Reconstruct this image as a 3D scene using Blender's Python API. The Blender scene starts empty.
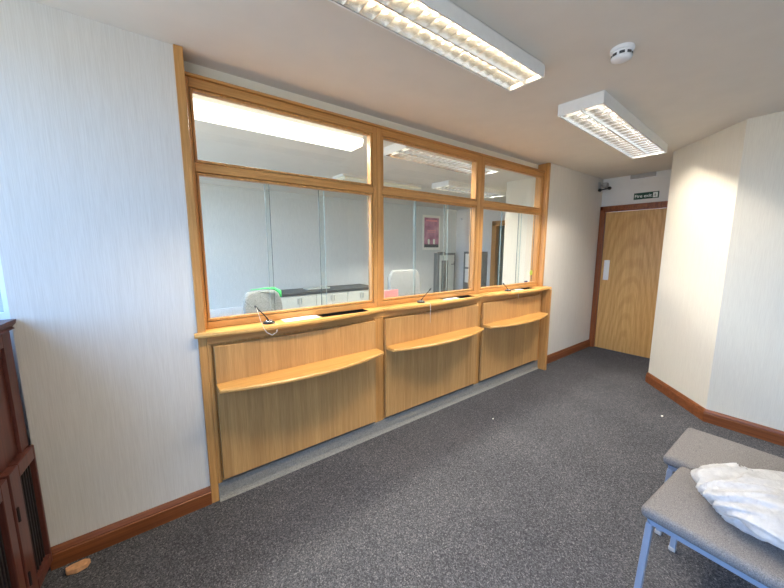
import bpy, bmesh, math, random
from mathutils import Vector, Matrix, noise
random.seed(4)
sc = bpy.context.scene
C = sc.collection
R = math.radians

# ------------------------------------------------------------------ camera
cam_d = bpy.data.cameras.new('camera'); cam = bpy.data.objects.new('camera', cam_d); C.objects.link(cam)
cam_d.sensor_width = 36.0; cam_d.lens = 325.0 * 36.0 / 784.0; cam_d.clip_start = 0.02
cam.location = (0, 0, 1.5)
cam.rotation_euler = (R(90) - math.atan(45.6 / 325.0), 0, R(52.8 - 90))
sc.camera = cam
# ------------------------------------------------------------------ colour management
vs = sc.view_settings
sc.display_settings.display_device = 'sRGB'
vs.view_transform = 'Standard'; vs.look = 'None'; vs.gamma = 1.0; vs.use_curve_mapping = False
vs.exposure = 0.75
# ------------------------------------------------------------------ world: pale blue daylight sky over dim ground
SKY = 5.6
LAMP = 0.42
w = bpy.data.worlds.new('world'); sc.world = w; w.use_nodes = True
nt = w.node_tree; nt.nodes.clear()
wo = nt.nodes.new('ShaderNodeOutputWorld'); bg = nt.nodes.new('ShaderNodeBackground')
tc = nt.nodes.new('ShaderNodeTexCoord'); sx = nt.nodes.new('ShaderNodeSeparateXYZ'); rp = nt.nodes.new('ShaderNodeValToRGB')
nt.links.new(tc.outputs['Generated'], sx.inputs[0])
mp = nt.nodes.new('ShaderNodeMapRange'); mp.inputs['From Min'].default_value = -1; mp.inputs['From Max'].default_value = 1
nt.links.new(sx.outputs['Z'], mp.inputs['Value']); nt.links.new(mp.outputs[0], rp.inputs[0])
cr = rp.color_ramp
cr.elements[0].position = 0.47; cr.elements[0].color = (0.30, 0.33, 0.36, 1)
cr.elements[1].position = 0.53; cr.elements[1].color = (0.27, 0.54, 1.0, 1)
e = cr.elements.new(1.0); e.color = (0.25, 0.47, 0.95, 1)
nt.links.new(rp.outputs[0], bg.inputs[0]); bg.inputs[1].default_value = SKY
nt.links.new(bg.outputs[0], wo.inputs[0])

def portal(name, loc, rot, sx_, sy_):
    l = bpy.data.lights.new(name, 'AREA'); l.shape = 'RECTANGLE'; l.size = sx_; l.size_y = sy_
    l.cycles.is_portal = True
    o = bpy.data.objects.new(name, l); C.objects.link(o); o.location = loc; o.rotation_euler = rot
    return o
# area light's -Z looks into the room (+x)
portal('daylight_portal', (-1.02, 0.0, 1.25), (0, R(-90), 0), 2.4, 4.4)
portal('office_daylight_portal', (-0.62, 4.1, 1.46), (0, R(-90), 0), 1.95, 3.3)

# ------------------------------------------------------------------ materials
def srgb(r, g, b):
    f = lambda c: (c / 12.92 if c <= 0.04045 else ((c + 0.055) / 1.055) ** 2.4)
    return (f(r / 255), f(g / 255), f(b / 255), 1)
def new_mat(name):
    m = bpy.data.materials.new(name); m.use_nodes = True
    b = m.node_tree.nodes['Principled BSDF']
    return m, m.node_tree, b
def coords(nt, scale, kind='Object', rot=(0, 0, 0)):
    t = nt.nodes.new('ShaderNodeTexCoord'); mp = nt.nodes.new('ShaderNodeMapping')
    mp.inputs['Scale'].default_value = scale; mp.inputs['Rotation'].default_value = rot
    nt.links.new(t.outputs[kind], mp.inputs[0]); return mp.outputs[0]
def nz(nt, vec, scale=1, detail=2, rough=.5, dist=0):
    n = nt.nodes.new('ShaderNodeTexNoise'); n.inputs['Scale'].default_value = scale
    n.inputs['Detail'].default_value = detail; n.inputs['Roughness'].default_value = rough; n.inputs['Distortion'].default_value = dist
    nt.links.new(vec, n.inputs['Vector']); return n.outputs['Fac']
def ramp(nt, fac, stops):
    r = nt.nodes.new('ShaderNodeValToRGB'); nt.links.new(fac, r.inputs[0]); c = r.color_ramp
    c.elements[0].position, c.elements[0].color = stops[0]; c.elements[1].position, c.elements[1].color = stops[-1]
    for p, col in stops[1:-1]:
        e = c.elements.new(p); e.color = col
    return r.outputs[0]
def mix(nt, a, b, fac, mode='MIX'):
    m = nt.nodes.new('ShaderNodeMix'); m.data_type = 'RGBA'; m.blend_type = mode
    for s, v in ((0, fac), (6, a), (7, b)):
        if hasattr(v, 'is_linked') or hasattr(v, 'links'): nt.links.new(v, m.inputs[s])
        else: m.inputs[s].default_value = v
    return m.outputs[2]
def bump(nt, b, h, strength=.3, dist=.01):
    n = nt.nodes.new('ShaderNodeBump'); n.inputs['Strength'].default_value = strength; n.inputs['Distance'].default_value = dist
    nt.links.new(h, n.inputs['Height']); nt.links.new(n.outputs[0], b.inputs['Normal'])
def plain(name, col, rough=.5, metal=0, var=.06, spec=.5, scale=30):
    m, nt, b = new_mat(name)
    f = nz(nt, coords(nt, (1, 1, 1)), scale, 3)
    d = tuple(c * (1 - var) for c in col[:3]) + (1,); u = tuple(min(1, c * (1 + var)) for c in col[:3]) + (1,)
    nt.links.new(ramp(nt, f, [(.3, d), (.7, u)]), b.inputs['Base Color'])
    b.inputs['Roughness'].default_value = rough; b.inputs['Metallic'].default_value = metal
    b.inputs['Specular IOR Level'].default_value = spec
    return m
def wallpaper(name, c1, c2, c3=None):
    m, nt, b = new_mat(name)
    v = coords(nt, (380, 380, 9))
    f = nz(nt, v, 1, 3, .6)
    base = ramp(nt, f, [(.32, c2), (.62, c1)])
    v2 = coords(nt, (24, 24, .5)); f2 = nz(nt, v2, 1, 2)
    base = mix(nt, base, c3 or c2, ramp(nt, f2, [(.50, (0, 0, 0, 1)), (.8, (.18, .18, .18, 1))]))
    nt.links.new(base, b.inputs['Base Color']); b.inputs['Roughness'].default_value = .75; b.inputs['Specular IOR Level'].default_value = .25
    bump(nt, b, f, .15, .001)
    return m
def wood(name, dark, light, grain='z', strip=0, rough=.38, ring=0, contrast=1, spec=.4):
    """fine stretched grain along one axis, optional veneer strips across it, optional cathedral figure"""
    m, nt, b = new_mat(name)
    st = {'x': (1.2, 45, 45), 'y': (45, 1.2, 45), 'z': (45, 45, 1.2)}[grain]
    v = coords(nt, st); f = nz(nt, v, 1, 4, .62, .3)
    st2 = {'x': (8, 420, 420), 'y': (420, 8, 420), 'z': (420, 420, 8)}[grain]
    g = nz(nt, coords(nt, st2), 1, 2, .5)
    col = ramp(nt, f, [(.28, dark), (.72, light)])
    fine = ramp(nt, g, [(.35, (.80, .76, .70, 1)), (.6, (1, 1, 1, 1))])
    col = mix(nt, col, fine, .8, 'MULTIPLY')
    if strip:
        t = nt.nodes.new('ShaderNodeTexCoord'); s = nt.nodes.new('ShaderNodeSeparateXYZ'); nt.links.new(t.outputs['Object'], s.inputs[0])
        mu = nt.nodes.new('ShaderNodeMath'); mu.operation = 'MULTIPLY'; mu.inputs[1].default_value = 1 / strip
        nt.links.new(s.outputs['X' if grain == 'z' else 'Z'], mu.inputs[0])
        fl = nt.nodes.new('ShaderNodeMath'); fl.operation = 'FLOOR'; nt.links.new(mu.outputs[0], fl.inputs[0])
        wn = nt.nodes.new('ShaderNodeTexWhiteNoise'); wn.noise_dimensions = '1D'; nt.links.new(fl.outputs[0], wn.inputs['W'])
        col = mix(nt, col, ramp(nt, wn.outputs['Value'], [(0, (.86, .84, .82, 1)), (1, (1.0, 1.0, 1.0, 1))]), 1.0, 'MULTIPLY')
    if ring:
        wv = nt.nodes.new('ShaderNodeTexWave'); wv.wave_type = 'RINGS'; wv.rings_direction = 'Y' if grain == 'x' else 'X'
        wv.inputs['Scale'].default_value = ring; wv.inputs['Distortion'].default_value = 9; wv.inputs['Detail'].default_value = 2; wv.inputs['Detail Scale'].default_value = .6
        nt.links.new(coords(nt, (1, 2.6, .55)), wv.inputs['Vector'])
        col = mix(nt, col, ramp(nt, wv.outputs['Fac'], [(.1, (.82, .74, .62, 1)), (.6, (1, 1, 1, 1))]), .5, 'MULTIPLY')
    nt.links.new(col, b.inputs['Base Color']); b.inputs['Roughness'].default_value = rough; b.inputs['Specular IOR Level'].default_value = spec
    bump(nt, b, g, .08, .001)
    return m
def carpet_mat():
    m, nt, b = new_mat('carpet')
    v = coords(nt, (1, 1, 1))
    vo = nt.nodes.new('ShaderNodeTexVoronoi'); vo.inputs['Scale'].default_value = 210; nt.links.new(v, vo.inputs['Vector'])
    col = ramp(nt, vo.outputs['Color'], [(.0, srgb(52, 53, 60)), (.45, srgb(80, 81, 87)), (.75, srgb(100, 101, 106)), (1, srgb(138, 138, 142))])
    f = nz(nt, v, 90, 3, .7)
    col = mix(nt, col, ramp(nt, f, [(.3, (.55, .55, .56, 1)), (.7, (1.15, 1.15, 1.15, 1))]), .9, 'MULTIPLY')
    f3 = nz(nt, v, 1.6, 4, .6)
    col = mix(nt, col, ramp(nt, f3, [(.35, (.84, .83, .82, 1)), (.7, (1.1, 1.08, 1.04, 1))]), 1.0, 'MULTIPLY')
    nt.links.new(col, b.inputs['Base Color']); b.inputs['Roughness'].default_value = .95; b.inputs['Specular IOR Level'].default_value = .1
    bump(nt, b, f, .9, .006)
    return m
def fabric(name, c1, c2, scale=260):
    m, nt, b = new_mat(name)
    v = coords(nt, (1, 1, 1)); f = nz(nt, v, scale, 3, .75); g = nz(nt, coords(nt, (1, 6, 1)), scale * .4, 2)
    col = ramp(nt, f, [(.3, c1), (.7, c2)]); col = mix(nt, col, ramp(nt, g, [(.3, (.75, .75, .75, 1)), (.7, (1.1, 1.1, 1.1, 1))]), .8, 'MULTIPLY')
    nt.links.new(col, b.inputs['Base Color']); b.inputs['Roughness'].default_value = .9; b.inputs['Specular IOR Level'].default_value = .15
    bump(nt, b, f, .6, .003); return m
def glass_mat(name, tint):
    m = bpy.data.materials.new(name); m.use_nodes = True; nt = m.node_tree; nt.nodes.clear()
    o = nt.nodes.new('ShaderNodeOutputMaterial'); mx = nt.nodes.new('ShaderNodeMixShader')
    tr = nt.nodes.new('ShaderNodeBsdfTransparent'); tr.inputs[0].default_value = tint
    gl = nt.nodes.new('ShaderNodeBsdfGlossy'); gl.inputs['Roughness'].default_value = 0.0
    lw = nt.nodes.new('ShaderNodeLayerWeight'); lw.inputs['Blend'].default_value = .5   # Facing = 1-|cos|, same for both faces of a sheet
    pw = nt.nodes.new('ShaderNodeMath'); pw.operation = 'POWER'; pw.inputs[1].default_value = 5; nt.links.new(lw.outputs['Facing'], pw.inputs[0])
    fr = nt.nodes.new('ShaderNodeMath'); fr.operation = 'MULTIPLY_ADD'; fr.inputs[1].default_value = .96; fr.inputs[2].default_value = .04; nt.links.new(pw.outputs[0], fr.inputs[0])
    nt.links.new(fr.outputs[0], mx.inputs[0]); nt.links.new(tr.outputs[0], mx.inputs[1]); nt.links.new(gl.outputs[0], mx.inputs[2])
    nt.links.new(mx.outputs[0], o.inputs[0]); return m
def emit(name, col, s):
    m = bpy.data.materials.new(name); m.use_nodes = True; nt = m.node_tree; nt.nodes.clear()
    o = nt.nodes.new('ShaderNodeOutputMaterial'); e = nt.nodes.new('ShaderNodeEmission')
    e.inputs[0].default_value = col; e.inputs[1].default_value = s; nt.links.new(e.outputs[0], o.inputs[0]); return m

M = {}
M['paper'] = wallpaper('cream_wallpaper', srgb(224, 219, 210), srgb(214, 208, 198), srgb(206, 199, 188))
M['paper_right'] = wallpaper('cream_wallpaper_right', srgb(230, 222, 205), srgb(221, 212, 195), srgb(214, 204, 186))
M['office_paper'] = wallpaper('office_wallpaper', srgb(222, 224, 220), srgb(204, 207, 203))
M['plaster'] = plain('white_plaster', srgb(232, 230, 226), .8, var=.02, spec=.2, scale=8)
M['cream_plaster'] = plain('cream_plaster', srgb(242, 234, 214), .8, var=.01, spec=.2, scale=8)
M['ceiling'] = plain('ceiling_paint', srgb(226, 220, 210), .85, var=.02, spec=.2, scale=6)
M['carpet'] = carpet_mat()
M['skirt_carpet'] = fabric('grey_plinth_carpet', srgb(120, 118, 112), srgb(158, 154, 146), 180)
oakd, oakl = srgb(182, 126, 66), srgb(214, 162, 98)
M['oak_v'] = wood('oak_vertical', oakd, oakl, 'z')
M['oak_h'] = wood('oak_horizontal', oakd, oakl, 'x')
M['oak_panel'] = wood('oak_veneer_panel', srgb(188, 140, 84), srgb(212, 168, 110), 'z', strip=.095)
M['oak_top'] = wood('oak_counter_top', srgb(206, 150, 80), srgb(236, 186, 112), 'x', rough=.3)
M['door_oak'] = wood('door_veneer', srgb(206, 156, 92), srgb(230, 184, 118), 'z', ring=2.2)
M['mahog_h'] = wood('red_brown_wood', srgb(108, 58, 30), srgb(146, 86, 48), 'x', rough=.35)
M['mahog_hy'] = wood('red_brown_wood_y', srgb(108, 58, 30), srgb(146, 86, 48), 'y', rough=.35)
M['mahog_v'] = wood('red_brown_wood_upright', srgb(122, 66, 36), srgb(158, 92, 52), 'z', rough=.35)
M['cab'] = wood('dark_red_wood', srgb(78, 42, 36), srgb(112, 64, 54), 'z', rough=.35)
M['grille'] = plain('dark_grille', srgb(34, 24, 24), .6)
M['white_metal'] = plain('white_enamel', srgb(236, 234, 230), .4, var=.02)
M['white_plastic'] = plain('white_plastic', srgb(238, 238, 240), .35, var=.02)
M['grey_plastic'] = plain('grey_plastic', srgb(176, 172, 168), .45)
M['black_plastic'] = plain('black_plastic', srgb(18, 18, 20), .35)
M['chrome'] = plain('bright_metal', srgb(220, 222, 226), .18, 1)
M['mirror'] = plain('louvre_aluminium', srgb(202, 200, 196), .20, 1, var=.02)
M['glass'] = glass_mat('counter_glass', (.975, .992, .985, 1))
M['glass_edge'] = plain('glass_edge', srgb(150, 164, 158), .2, var=.1)
M['glass_edge_dark'] = plain('glass_edge_dark', srgb(70, 86, 80), .2, var=.1)
M['clear'] = glass_mat('window_glass', (.97, .98, .98, 1))
M['tube_warm'] = emit('warm_tube', (1.0, .80, .50, 1), 9 * LAMP)
M['tube_cool'] = emit('cool_tube', (1.0, .95, .88, 1), 9 * LAMP)
M['diffuser_lit'] = emit('lit_diffuser', (1.0, .98, .86, 1), 5.0 * LAMP)
M['diffuser_off'] = plain('prismatic_diffuser', srgb(240, 236, 214), .3)
M['sign_green'] = plain('sign_green', srgb(20, 66, 46), .4)
M['sign_white'] = plain('sign_white', srgb(235, 240, 235), .5)
M['seat'] = fabric('grey_seat_fabric', srgb(92, 90, 92), srgb(146, 143, 142))
M['office_seat'] = fabric('pale_office_fabric', srgb(112, 114, 114), srgb(160, 162, 160), 120)
M['chair_metal'] = plain('grey_blue_tube', srgb(150, 160, 178), .35, .2, var=.03)
M['paper_white'] = plain('paper', srgb(246, 244, 234), .7, var=.01)
M['pink'] = plain('pink_paper', srgb(246, 160, 165), .6)
M['green_strap'] = plain('green_strap', srgb(70, 215, 110), .6)
M['yellow_green'] = plain('yellow_green_label', srgb(176, 196, 84), .5)
M['blue_label'] = plain('blue_label', srgb(40, 52, 110), .5)
M['dark_top'] = plain('dark_worktop', srgb(74, 76, 74), .4)
M['cream_door'] = plain('cream_cabinet', srgb(214, 216, 204), .5, var=.02)
M['grey_cab'] = plain('grey_cabinet', srgb(104, 110, 108), .5)
M['pale_door'] = plain('pale_cabinet_door', srgb(206, 212, 204), .4, var=.02)
M['dark_glass'] = plain('dark_smoked_panel', srgb(48, 46, 42), .2)
M['curtain'] = plain('grey_curtain', srgb(110, 116, 106), .9)
M['stone'] = plain('broken_tan_chip', srgb(196, 146, 104), .8, var=.2, scale=60)
M['cord_white'] = plain('white_cord', srgb(235, 232, 226), .5)
M['pad'] = plain('dark_frame', srgb(60, 60, 62), .4)

# ------------------------------------------------------------------ builders
OFF = {}
def link(o, parent=None):
    C.objects.link(o)
    if parent is not None: o.parent = parent
    return o
class MB:
    def __init__(s): s.bm = bmesh.new(); s.mi = 0
    def _f(s, vs):
        try:
            f = s.bm.faces.new(vs); f.material_index = s.mi; return f
        except ValueError: return None
    def box(s, x0, x1, y0, y1, z0, z1, mat=None):
        v = [s.bm.verts.new(p) for p in ((x0,y0,z0),(x1,y0,z0),(x1,y1,z0),(x0,y1,z0),(x0,y0,z1),(x1,y0,z1),(x1,y1,z1),(x0,y1,z1))]
        for q in ((3,2,1,0),(4,5,6,7),(0,1,5,4),(1,2,6,5),(2,3,7,6),(3,0,4,7)): s._f([v[i] for i in q])
        return s
    def prism(s, pts, a, b, axis='z'):
        """closed outline pts (2-D) swept from a to b along axis"""
        def mk(p, t): return {'z': (p[0], p[1], t), 'y': (p[0], t, p[1]), 'x': (t, p[0], p[1])}[axis]
        A = [s.bm.verts.new(mk(p, a)) for p in pts]; B = [s.bm.verts.new(mk(p, b)) for p in pts]
        n = len(pts)
        s._f(A[::-1]); s._f(B)
        for i in range(n): s._f([A[i], A[(i+1) % n], B[(i+1) % n], B[i]])
        return s
    def lathe(s, prof, c, n=32, axis='z'):
        rings = []
        for r, t in prof:
            ring = []
            for k in range(n):
                a = 2*math.pi*k/n; u, v_ = r*math.cos(a), r*math.sin(a)
                p = {'z': (u, v_, t), 'y': (u, t, v_), 'x': (t, u, v_)}[axis]
                ring.append(s.bm.verts.new((c[0]+p[0], c[1]+p[1], c[2]+p[2])))
            rings.append(ring)
        for a, b in zip(rings, rings[1:]):
            for k in range(n): s._f([a[k], a[(k+1) % n], b[(k+1) % n], b[k]])
        s._f(rings[0][::-1]); s._f(rings[-1])
        return s
    def tube(s, pts, r, n=8, square=False):
        pts = [Vector(p) for p in pts]; rings = []
        up0 = None
        for i, p in enumerate(pts):
            d = (pts[min(i+1, len(pts)-1)] - pts[max(i-1, 0)]).normalized()
            if up0 is None:
                up0 = Vector((0, 0, 1)) if abs(d.z) < .9 else Vector((0, 1, 0))
            u = d.cross(up0)
            if u.length < 1e-4: u = d.cross(Vector((1, 0, 0)))
            u.normalize(); v = u.cross(d).normalized(); up0 = v if abs(v.dot(d)) < .9 else up0
            rr = r[i] if isinstance(r, (list, tuple)) else r
            if square: offs = [(1,1),(-1,1),(-1,-1),(1,-1)]
            else: offs = [(math.cos(2*math.pi*k/n), math.sin(2*math.pi*k/n)) for k in range(n)]
            rings.append([s.bm.verts.new(p + u*a*rr + v*b*rr) for a, b in offs])
        m = len(rings[0])
        for a, b in zip(rings, rings[1:]):
            for k in range(m): s._f([a[k], a[(k+1) % m], b[(k+1) % m], b[k]])
        s._f(rings[0][::-1]); s._f(rings[-1])
        return s
    def build(s, name, mat, parent=None, bevel=0, seg=2, smooth=False, off=None):
        """verts are in world (or the thing's design) space; off is the thing's origin"""
        o0 = off if off is not None else (OFF.get(parent.name, Vector((0, 0, 0))) if parent else None)
        bm = s.bm
        if o0 is None:
            xs = [v.co for v in bm.verts]
            o0 = Vector(((min(v.x for v in xs)+max(v.x for v in xs))/2, (min(v.y for v in xs)+max(v.y for v in xs))/2, min(v.z for v in xs)))
            top = True
        else: top = parent is None
        o0 = Vector(o0)
        for v in bm.verts: v.co -= o0
        bmesh.ops.recalc_face_normals(bm, faces=bm.faces)
        me = bpy.data.meshes.new(name); bm.to_mesh(me); bm.free()
        o = bpy.data.objects.new(name, me)
        for m_ in (mat if isinstance(mat, (list, tuple)) else [mat]): me.materials.append(m_)
        link(o, parent)
        if parent is None: o.location = o0
        OFF[o.name] = o0
        if smooth:
            for p in me.polygons: p.use_smooth = True
        if bevel:
            md = o.modifiers.new('bevel', 'BEVEL'); md.width = bevel; md.segments = seg; md.limit_method = 'ANGLE'; md.angle_limit = R(40)
            md.harden_normals = False
        return o
def empty(name, loc, label, cat, group=None, rz=0):
    o = bpy.data.objects.new(name, None); C.objects.link(o); o.location = loc; o.rotation_euler = (0, 0, rz)
    o.empty_display_size = .1
    OFF[o.name] = Vector(loc); tag(o, label, cat, group); return o
def tag(o, label, cat, group=None, kind=None):
    o['label'] = label; o['category'] = cat
    if group: o['group'] = group
    if kind: o['kind'] = kind
    return o
def struct(o): o['kind'] = 'structure'; return o
def copy_tree(o, parent=None):
    c = o.copy(); C.objects.link(c); c.parent = parent
    for ch in list(o.children): copy_tree(ch, c)
    return c
def box(name, mat, b, parent=None, bevel=0): return MB().box(*b).build(name, mat, parent, bevel)

# ================================================================== THE SHELL
ZC = 2.49; WY = 2.045; XF = 5.40; YB = 5.90; XO = 6.60
CX, CY = 4.44, 1.05; FX, FY = 3.80, 0.47
struct(box('floor', M['carpet'], (-1.3, 8.2, -2.5, 6.2, -0.1, 0.0)))
struct(box('ceiling', M['ceiling'], (-1.3, 8.2, -2.5, 6.2, ZC, ZC+.1)))
# counter wall: solid at both sides of the counter, strip above the screens, low wall under the counter
f = MB(); f.box(-.47, .20, WY, 2.20, 0, ZC); struct(f.build('wall_front', M['paper']))
f = MB(); f.box(3.885, XF+.12, WY, 2.20, 0, ZC); struct(f.build('wall_front_far', M['paper']))
struct(box('wall_above_screens', M['cream_plaster'], (.24, 3.855, 2.175, 2.215, 2.392, ZC)))
struct(box('wall_under_counter', M['plaster'], (.20, 3.895, 2.08, 2.20, 0, 1.0)))
# far wall with the door opening
f = MB()
f.box(XF, XF+.12, 1.05, 1.16, 0, ZC); f.box(XF, XF+.12, 1.16, 2.045, 2.075, ZC); f.box(XF, XF+.12, 2.03, 2.045, 0, 2.075)
struct(f.build('wall_far', M['plaster']))
# angled wall on the right: return, diagonal, long run
def wall_strip(pts, th, name, mat):
    f = MB(); out = []
    n = len(pts)
    P_ = [Vector(p) for p in pts]
    nor = []
    for i in range(n):
        ds = []
        if i > 0: ds.append((P_[i]-P_[i-1]).normalized())
        if i < n-1: ds.append((P_[i+1]-P_[i]).normalized())
        d = sum(ds, Vector((0, 0))).normalized(); q = Vector((d.y, -d.x))
        k = 1.0 / max(.3, q.dot(Vector((ds[0].y, -ds[0].x)))); nor.append(q*k)
    outl = [tuple(p) for p in P_] + [tuple(P_[i] - nor[i]*th) for i in reversed(range(n))]
    f.prism(outl, 0, ZC)
    return struct(f.build(name, mat))
wall_strip([(3.76, -2.30), (FX, FY), (CX, CY), (XF, CY)], -.14, 'wall_right', M['paper_right'])
struct(box('wall_back', M['paper'], (-1.1, 3.8, -2.42, -2.30, 0, ZC)))
# left: glazed shop front behind the low cupboard
f = MB()
f.box(-1.10, -.98, -2.3, 2.20, 0, .08); f.box(-1.10, -.98, -2.3, 2.20, 2.40, ZC)
f.box(-1.10, -.98, -2.3, -2.2, 0, ZC); f.box(-1.10, -.98, -.05, 2.20, .08, 1.17)  # last box: low wall added out of view to deepen the shade by the cupboard
struct(f.build('wall_left', M['plaster']))
wn = struct(MB().box(-1.07, -1.01, -2.2, -2.14, .08, 2.4).box(-1.07, -1.01, 2.08, 2.14, .08, 2.4).box(-1.07, -1.01, .55, .62, .08, 2.4)
     .box(-1.07, -1.01, -.85, -.78, .08, 2.4).box(-1.07, -1.01, -2.14, -.06, .08, .16).box(-1.07, -1.01, -2.14, 2.08, 2.33, 2.4).build('window_1', M['white_plastic']))
MB().box(-1.043, -1.037, -2.14, 2.08, .16, 2.33).build('pane', M['clear'], wn)
wn = struct(MB().box(-.51, -.475, 2.15, 2.19, 1.17, ZC).box(-1.0, -.96, 2.15, 2.19, 1.17, ZC).box(-.96, -.51, 2.15, 2.19, 1.17, 1.22).box(-.96, -.51, 2.15, 2.19, 2.43, ZC).build('window_2', M['white_plastic']))
MB().box(-.96, -.51, 2.167, 2.173, 1.22, 2.43).build('pane', M['clear'], wn)
struct(box('wall_front_left', M['plaster'], (-1.0, -.475, 2.14, 2.20, 0, 1.17)))

# office behind the screens
struct(box('wall_office_back', M['office_paper'], (-.60, XO+.1, YB, YB+.12, 0, ZC)))
f = MB(); f.box(XO, XO+.12, 4.78, YB, 0, ZC); f.box(XO, XO+.12, 3.0, 3.92, 0, ZC); f.box(XO, XO+.12, 3.92, 4.78, 2.09, ZC)
struct(f.build('wall_office_right', M['plaster']))
f = MB(); f.box(4.45, 4.57, 2.20, 3.0, 0, ZC); f.box(4.57, XO+.12, 2.88, 3.0, 0, ZC)
struct(f.build('wall_office_side', M['paper_right']))
f = MB(); f.box(-.60, -.48, 2.20, 2.45, 0, ZC); f.box(-.60, -.48, 5.75, YB, 0, ZC); f.box(-.60, -.48, 2.45, 5.75, 0, .5); f.box(-.60, -.48, 2.45, 5.75, 2.42, ZC)
struct(f.build('wall_office_left', M['office_paper']))
wn = struct(MB().box(-.57, -.52, 2.45, 2.51, .5, 2.42).box(-.57, -.52, 5.69, 5.75, .5, 2.42).box(-.57, -.52, 4.07, 4.13, .5, 2.42).box(-.57, -.52, 2.51, 5.69, .5, .56).box(-.57, -.52, 2.51, 5.69, 2.36, 2.42).build('added_window_3', M['white_plastic']))  # unseen window, added and widened to give the office bluish light
MB().box(-.548, -.542, 2.51, 5.69, .56, 2.36).build('pane', M['clear'], wn)
# a small lobby behind the office doorway
f = MB(); f.box(7.9, 8.0, 3.5, 5.2, 0, ZC); f.box(XO+.12, 8.0, 3.4, 3.5, 0, ZC); f.box(XO+.12, 8.0, 5.2, 5.3, 0, ZC)
struct(f.build('wall_office_lobby', M['plaster']))
# office doorway frame
f = MB()
f.box(XO-.025, XO+.13, 4.66, 4.78, 0, 2.10); f.box(XO-.025, XO+.13, 3.92, 4.04, 0, 2.10); f.box(XO-.025, XO+.13, 3.92, 4.78, 2.02, 2.13)
struct(f.build('door_2', M['oak_v'], bevel=.004))

# ------------------------------------------------------------------ skirting boards
def skirting(name, pts, mat, h=.125):
    """moulded board following pts; profile (out, up), room on the right-hand side of travel"""
    prof = [(0, 0), (.018, 0), (.018, h*.68), (.013, h*.72), (.016, h*.78), (.010, h*.92), (.004, h), (0, h)]
    P_ = [Vector(p) for p in pts]; n = len(P_); f = MB(); rows = []
    for i in range(n):
        ds = []
        if i > 0: ds.append((P_[i]-P_[i-1]).normalized())
        if i < n-1: ds.append((P_[i+1]-P_[i]).normalized())
        d = sum(ds, Vector((0, 0))).normalized(); q = Vector((d.y, -d.x)); k = 1.0 / q.dot(Vector((ds[0].y, -ds[0].x)))
        rows.append([f.bm.verts.new((P_[i].x + q.x*k*a, P_[i].y + q.y*k*a, b)) for a, b in prof])
    m = len(prof)
    for a, b in zip(rows, rows[1:]):
        for j in range(m): f._f([a[j], a[(j+1) % m], b[(j+1) % m], b[j]])
    f._f(rows[0][::-1]); f._f(rows[-1])
    return struct(f.build(name, mat))
skirting('baseboard_front', [(-.47, WY), (.20, WY)], M['mahog_h'], .108)
skirting('baseboard_front_far', [(3.885, WY), (XF-.02, WY)], M['mahog_h'], .11)
skirting('baseboard_right', [(XF, CY), (CX, CY), (FX, FY), (3.76, -2.3)], M['mahog_hy'], .112)
skirting('baseboard_office', [(.1, YB), (1.6, YB)], M['oak_h'], .10)

# ------------------------------------------------------------------ door_1 (fire exit door)
f = MB()
f.box(XF-.022, XF+.12, 1.975, 2.043, 0, 2.085); f.box(XF-.022, XF+.12, 1.145, 1.213, 0, 2.085); f.box(XF-.022, XF+.12, 1.145, 2.043, 2.018, 2.085)
f.box(XF-.032, XF-.02, 2.000, 2.043, 0, 2.10); f.box(XF-.032, XF-.02, 1.145, 1.19, 0, 2.10); f.box(XF-.032, XF-.02, 1.145, 2.043, 2.045, 2.10)
d1 = struct(f.build('door_1', M['mahog_v'], bevel=.004, off=(XF, 1.6, 0)))
MB().box(XF+.0, XF+.044, 1.217, 1.972, .008, 2.014).build('door_leaf', M['door_oak'], d1, .002)
pp = MB().box(XF-.004, XF+.0, 1.868, 1.938, 1.04, 1.33).build('push_plate', M['white_metal'], d1, .001)
f = MB()
for y in (1.878, 1.928):
    for z in (1.05, 1.32): f.lathe([(.004, -.0055), (.004, -.004)], (XF, y, z), 10, 'x')
f.build('screw_head', M['chrome'], pp)

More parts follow.
